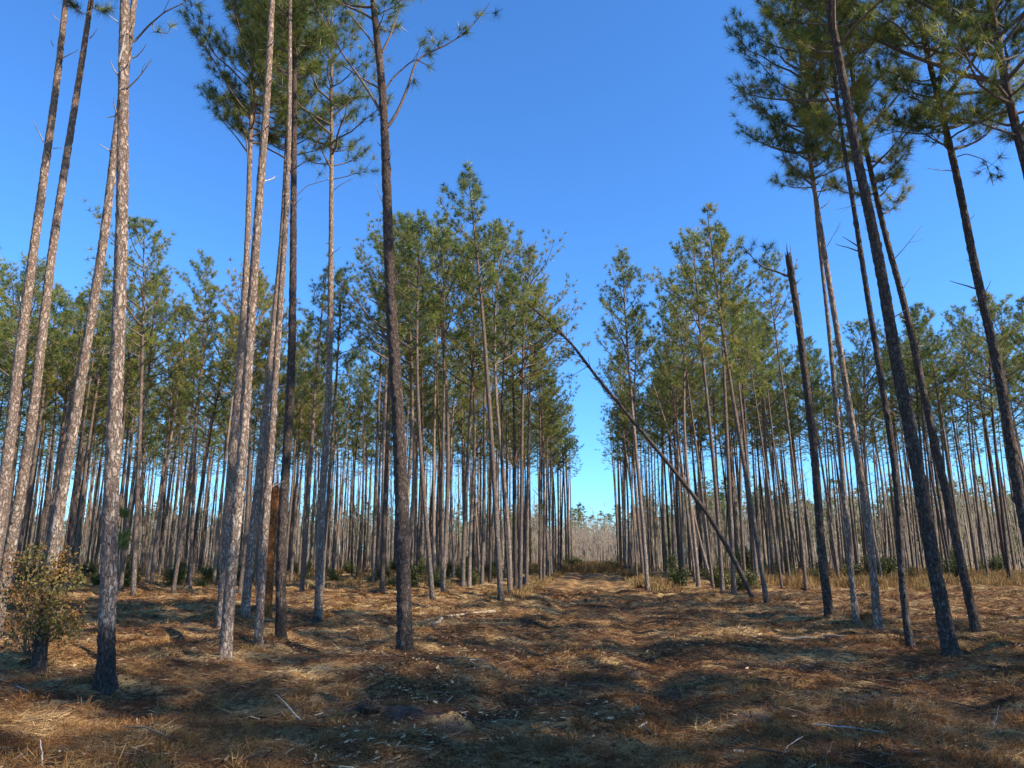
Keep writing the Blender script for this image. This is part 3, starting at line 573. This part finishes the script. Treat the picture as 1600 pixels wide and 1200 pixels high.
for x, y, s, lab, grp in spots:
    if abs(x) > .75*y + 1: continue
    if 'closing' not in lab:
        x_, y_, k, pos = min(BYTREE, key=lambda q: (q[0]-x)**2 + (q[1]-y)**2)
        if (k, pos) in used or (x_-x)**2 + (y_-y)**2 > 6: continue
        used.add((k, pos)); lab = 'low shrub by the %s pine of the %s row %s of the track' % (ORD[pos], ORD[k if k >= 0 else -k - 1], 'left' if k >= 0 else 'right')
    e = thing('shrub', lab, 'shrub', (x, y, float(ground(x, y))), grp); e.scale = (s, s, s); e.rotation_euler = (0, 0, R.rand()*6.28)
    st, lv = SH[R.randint(3)]; link('stems', st, e); link('leaves', lv, e)
# yellow leaved bush around the charred foot on the left
b = gpix(56, 1030) + np.array([0, -.1, 0]); e = thing('oak_bush', 'yellowing leafy oak bush wrapped round the charred pine foot at the left edge', 'bush', b)
g, gl = Geo(), Geo()
for (px, py, dy) in [(32, 880, -.2), (60, 870, -.5), (88, 895, -.4), (112, 905, .2), (40, 930, -.4), (85, 935, -.5), (108, 960, -.2), (70, 975, -.5), (35, 985, -.3), (98, 985, -.3), (62, 905, -.6), (90, 870, .2), (20, 925, 0), (62, 945, -.55)]:
    q = at(px, py, b[1] + dy) - b; m_ = q*.5 + R.randn(3)*.06; g.tube([(-.05*R.randn(), 0, -.05), m_, q], [.012, .008, .003], 4)
    n = 230; P = q + R.randn(n, 3)*np.array([.11, .13, .10]); P[:30] = m_ + R.randn(30, 3)*np.array([.16, .16, .16])
    cl = R.rand(); gl.leaves(P, .055*(.5 + .9*R.rand(n)), .032, np.clip(cl*.7 + .45*R.rand(n), 0, 1))
q = at(45, 875, b[1]) - b; s0 = at(38, 1038, b[1]) - b; g.tube([s0, (s0+q)/2, q], [.022, .016, .006], 6)
link('stems', g.mesh('stems', M_LIMB), e); link('leaves', gl.mesh('leaves', M_OAK), e)
# young pine with bright needles
b = gpix(184, 925); e = thing('pine_sapling', 'young pine with bright green needle tufts behind the straight left trunk', 'young pine', b)
g = Geo(); P = []; D = []; top = at(190, 800, b[1]) - b; g.tube([(0, 0, -.05), top*.5 + (.04, 0, 0), top], [.03, .02, .008], 5)
for k in range(26):
    f = .5 + .5*R.rand(); a = R.rand()*6.28; c0 = top*f; v = np.array([cos(a), sin(a), .6]); ee = c0 + v*(.45*(1.25-f) + .1); g.tube([c0, ee], [.008, .004], 3); P += [ee, (c0+ee)/2]; D += [v/np.linalg.norm(v)]*2
link('stem', g.mesh('stem', M_LIMB), e); link('needles', needles(P, D, 40, .26, .012).mesh('needles', M_NEEDB), e)

# ------------------------------------------------------------------ ground cover: straw, grass, chips
def gsample(n, dmin, dmax, pw, half=.80):
    q = R.rand(n); k = 2 - pw; D = (dmin**k + q*(dmax**k - dmin**k))**(1/k); x = (R.rand(n)*2 - 1)*(half*D + .8); return x, D
def patch(x, y, s, seed, lo, hi): return sstep(lo, hi, vnoise(x/s, y/s, seed) + .5*vnoise(x/s*2.7, y/s*2.7, seed + 1))
def soilmask(x, y):
    m_ = np.zeros_like(x)
    for px, py, rx, ry in SOIL:
        p = gpix(px, py); m_ = np.maximum(m_, 1 - sstep(.7, 1.1, np.hypot((x - p[0])/rx, (y - p[1])/ry) + .6*vnoise(x/.35, y/.25, 11)))
    return m_
R = np.random.RandomState(77); g = Geo()
x, y = gsample(330000, 5.2, 34, 1.6); keep = R.rand(len(x)) > .85*soilmask(x, y); x, y = x[keep], y[keep]
z = ground(x, y); a = R.rand(len(x))*6.28; el = np.abs(R.randn(len(x)))*.22
d = np.stack([np.cos(a)*np.cos(el), np.sin(a)*np.cos(el), np.sin(el)], -1)
tint = np.clip(.46 + .75*vnoise(x/1.7, y/1.1, 21) + .75*vnoise(x/.6, y/.32, 23) + .45*vnoise(x/.2, y/.2, 22) + .15*R.randn(len(x)), 0, 1)
g.blades(np.stack([x, y, z + .004 + .012*R.rand(len(x))], -1), d, .10 + .14*R.rand(len(x)), np.maximum(.0035, y*.00055), tint)
link('pine_straw', g.mesh('pine_straw', M_STRAW), label='rusty fallen pine needles covering the ground', category='pine straw', kind='stuff')
g = Geo(); x, y = gsample(95000, 5.2, 30, 1.3)
keep = R.rand(len(x)) < patch(x, y, 1.8, 31, -.02, .35)*.9 + .05; keep &= R.rand(len(x)) > soilmask(x, y); x, y = x[keep], y[keep]; n = len(x); a = R.rand(n)*6.28; el = R.randn(n)*.2
d = np.stack([np.cos(a)*np.cos(el), np.sin(a)*np.cos(el), np.sin(el)], -1); s_ = np.cross(d, [0, 0, 1.]); L = (.03 + .09*R.rand(n)**3)[:, None]; W = (.006 + .012*R.rand(n))[:, None]
P = np.stack([x, y, ground(x, y) + .015 + .01*R.rand(n)], -1); s_ = s_*W*.5 + np.array([0, 0, 1])*W*R.randn(n, 1)*.3
V = np.stack([P - s_, P + s_, P + d*L + s_*.7, P + d*L - s_*.7], 1).reshape(-1, 3); b_ = np.arange(n)[:, None]*4
g.add(V, np.hstack([b_, b_+1, b_+2, b_+3]), None, np.repeat(R.rand(n), 4))
link('wood_chips', g.mesh('wood_chips', M_CHIP), label='pale wood chips and shredded bark strewn over the litter', category='wood chips', kind='stuff')
g = Geo(); x, y = gsample(20000, 5.2, 34, 1.3); keep = R.rand(len(x)) < patch(x, y, 2.4, 61, -.12, .3) + .08; x, y = x[keep], y[keep]; z = ground(x, y)
for i_ in range(len(x)):
    a = R.rand()*6.28; L = .06 + .38*R.rand()**3; d = np.array([cos(a), sin(a), R.randn()*.12]); p = np.array([x[i_], y[i_], z[i_] + .02 + .03*R.rand()])
    r_ = .002 + .005*R.rand()*(1 + L); g.tube([p, p + d*L*.5 + R.randn(3)*.02, p + d*L], [r_, r_*.9, r_*.5], 4, R.rand())
M_SLASH = foliage('slash_twigs', [(0, (.03, .02, .015)), (.6, (.12, .07, .04)), (.9, (.26, .18, .11)), (1, (.42, .32, .2))], 0, .85)
link('slash', g.mesh('slash', M_SLASH), label='broken twigs and slash scattered over the litter', category='twigs', kind='stuff')
# dry grass clumps
g = Geo(); x, y = gsample(15000, 5.2, 32, 1.3)
pm = np.maximum(patch(x, y, 2.1, 41, .0, .3)*.55, 1 - sstep(7.2, 9.5, y + 1.6*vnoise(x/1.2, y/1.2, 44)))
keep = (R.rand(len(x)) < pm + .03)*(R.rand(len(x)) > soilmask(x, y)); x, y = x[keep], y[keep]; n = len(x); print('clumps', n)
fx = np.array([(a + .3*R.randn(), c + .25*R.randn()) for a, c in MOUNDS for _ in range(9)]); x = np.append(x, fx[:, 0]); y = np.append(y, fx[:, 1]); n = len(x)
bl = 34; X = np.repeat(x, bl) + R.randn(n*bl)*.045; Y = np.repeat(y, bl) + R.randn(n*bl)*.045; hc = np.repeat(.05 + .15*R.rand(n)**1.6, bl); tc_ = np.repeat(np.clip(.45 + .6*vnoise(x/1.1, y/1.1, 47) + .2*R.randn(n), 0, 1), bl)
d = R.randn(n*bl, 3)*np.array([.6, .6, .2]); d[:, 2] = np.abs(d[:, 2]) + .55; d /= np.linalg.norm(d, axis=1)[:, None]
g.blades(np.stack([X, Y, ground(X, Y) - .01], -1), d, hc*(.7 + .8*R.rand(n*bl)), np.maximum(.0035, Y*.0006), np.clip(tc_ + .08*R.randn(n*bl), 0, 1), .35)
link('dry_grass', g.mesh('dry_grass', M_GRASS), label='short dry grass tufts growing through the litter', category='grass', kind='stuff')
# tall beige grass along the stand's edges
g = Geo(); X = []; Y = []; HH = []
for k in range(5200):
    q = R.rand()
    if q < .45: u, v_ = 7 + 30*R.rand(), 37 + 22*R.rand(); h = .35 + .6*R.rand()
    elif q < .6: u, v_ = -3.3 + R.randn()*.35, 26 + 50*R.rand(); h = .15 + .25*R.rand()
    elif q < .7: u, v_ = 2.6 + R.randn()*.4, 32 + 40*R.rand(); h = .25 + .45*R.rand()
    elif q < .85: u, v_ = -6 + 10*R.rand(), 62 + 33*R.rand(); h = .5 + .8*R.rand()
    else: u, v_ = -6 - 34*R.rand(), 34 + 30*R.rand(); h = .2 + .4*R.rand()
    x_, y_ = xy(u, v_); X.append(x_); Y.append(y_); HH.append(h)
X, Y, HH = map(np.array, (X, Y, HH)); n = len(X); bl = 22; tt = np.repeat(np.clip(.5 + .5*vnoise(X/5, Y/5, 51) + .2*R.randn(n), 0, 1), bl)
X = np.repeat(X, bl) + R.randn(n*bl)*.12; Y = np.repeat(Y, bl) + R.randn(n*bl)*.12; HH = np.repeat(HH, bl)
d = R.randn(n*bl, 3)*np.array([.28, .28, .1]); d[:, 2] = np.abs(d[:, 2]) + .8; d /= np.linalg.norm(d, axis=1)[:, None]
g.blades(np.stack([X, Y, ground(X, Y) - .02], -1), d, HH*(.6 + .6*R.rand(n*bl)), .012 + .0003*Y, tt, .25)
link('tall_grass', g.mesh('tall_grass', M_TALL), label='tall beige grass along the edges of the stand', category='grass', kind='stuff')

# ------------------------------------------------------------------ single sticks, logs, clods
M_LOG = simple('weathered_log', (.30, .22, .14), .5)
def stick(name, label, cat, pix, r, mat, lift=0.02, group=None):
    pts = []
    for i, (px, py, dz) in enumerate(pix):
        q = gpix(px, py) if dz == 0 else at(px, py, gpix(pix[0][0], pix[0][1])[1] + .0)
        if dz == 0: q[2] += lift
        pts.append(q)
    pts = np.array(pts); b = pts[0].copy(); t1 = np.linspace(0, 1, len(pts)); t2 = np.linspace(0, 1, 14)
    q = np.stack([np.interp(t2, t1, pts[:, k] - b[k]) for k in range(3)], -1) + R.randn(14, 3)*r*.5; q[1:-1] = (q[:-2] + 2*q[1:-1] + q[2:])/4
    g = Geo(); g.tube(q, np.linspace(r, r*.45, 14)*(1 + .12*R.randn(14)), 7); o = link(name, g.mesh(name, mat, True)); o.location = b
    o['label'] = label; o['category'] = cat
    if group: o['group'] = group
    return o
R = np.random.RandomState(88)
stick('stick', 'pale curved stick poking up from the litter, lower left of centre', 'stick', [(470, 1130, 0), (452, 1105, 1), (432, 1085, 1)], .007, M_DEAD)
stick('log', 'long pale bare log half sunk in litter right of the thick dark pine', 'log', [(772, 958, 0), (735, 960, 0), (700, 966, 0)], .055, M_LOG, .05)
stick('log', 'dark rotten log lying left of the pale one', 'log', [(700, 967, 0), (660, 975, 0), (622, 985, 0)], .05, M_DARK, .04)
stick('log', 'short pale split piece of wood beside the dark log', 'log', [(690, 976, 0), (672, 981, 0)], .05, M_LOG, .05)
stick('log', 'thin log on the ground between the track and the right hand pines', 'log', [(1175, 999, 0), (1230, 1002, 0), (1290, 1003, 0)], .04, M_LOG, .04)
stick('log', 'short log lying left of the wavy slim pine foot', 'log', [(1292, 998, 0), (1350, 998, 0)], .04, M_LIMB, .04)
stick('stick', 'long thin dead stalk lying across the lower right foreground', 'stick', [(1270, 1143, 0), (1330, 1148, 0), (1385, 1157, 0)], .006, M_DEAD, .06)
stick('stick', 'bent dry stalk arching in the lower right grass', 'stick', [(1225, 1180, 0), (1232, 1165, 1), (1255, 1150, 1)], .005, M_DEAD)
stick('stick', 'thin upright stalk at the lower right beside the grey soil', 'stick', [(1552, 1140, 0), (1558, 1120, 1), (1560, 1102, 1)], .005, M_DEAD)
stick('stick', 'grey stick on the litter at the lower left', 'stick', [(205, 1160, 0), (235, 1158, 0), (262, 1161, 0)], .014, M_DEAD, .02)
stick('stick', 'thin leaning stalk at the bottom left corner', 'stick', [(66, 1199, 0), (66, 1175, 1), (62, 1155, 1)], .006, M_DEAD)
stick('stick', 'white dead stem lying in the litter left of the oak bush', 'stick', [(0, 1062, 0), (30, 1078, 0), (44, 1086, 0)], .008, M_DEAD, .03)
for (px, py, r, lab) in [(985, 1058, .10, 'black clod of roots sitting on the track'), (1305, 1112, .07, 'dark dirt clod on the lower right ground'), (575, 1105, .10, 'dark upturned clod at the edge of the grey soil'), (905, 995, .08, 'small black clod farther up the track'), (728, 945, .10, 'small dark clod below the corner pine')]:
    b = gpix(px, py); n = 14; th, ph = np.meshgrid(np.linspace(0, 2*pi, 19)[:-1], np.linspace(.02, pi-.02, n)); rr = r*(1 + .5*(R.rand(n, 18) - .5)) 
    V = np.stack([rr*1.4*np.sin(ph)*np.cos(th), rr*np.sin(ph)*np.sin(th), rr*.6*np.cos(ph)], -1).reshape(-1, 3); ii = np.arange(n-1)[:, None]*18; jj = np.arange(18)[None]; kk = (jj+1) % 18
    g = Geo(); g.add(V, np.stack([ii+jj, ii+kk, ii+18+kk, ii+18+jj], -1).reshape(-1, 4)); nb_ = 160; P = unit(nb_)*r*.7; P[:, 2] = np.abs(P[:, 2])*.5; D = unit(nb_); D[:, 2] = np.abs(D[:, 2]); g.blades(P, D, r*.9, .006, 0., .2)
    o = link('dirt_clod', g.mesh('dirt_clod', M_DARK)); o.location = b; o['label'] = lab; o['category'] = 'clod'
for (px, py, h, r, lab) in [(817, 921, .55, .10, 'cut grey stump behind the corner pine by the track')]:
    b = gpix(px, py); g = Geo(); g.tube([(0, 0, -.1), (0, 0, h*.5), (.01, 0, h)], [r*1.15, r, r*.95], 12); o = thing('stump', lab, 'stump', b)
    link('bark', g.mesh('bark', M_BARKD), o, scorch=0.); g = Geo(); g.tube([(.01, 0, h - .01), (.01, 0, h), (.01, 0, h + .001)], [r*.95, r*.9, .001], 12); link('cut_face', g.mesh('cut_face', M_WOOD), o)
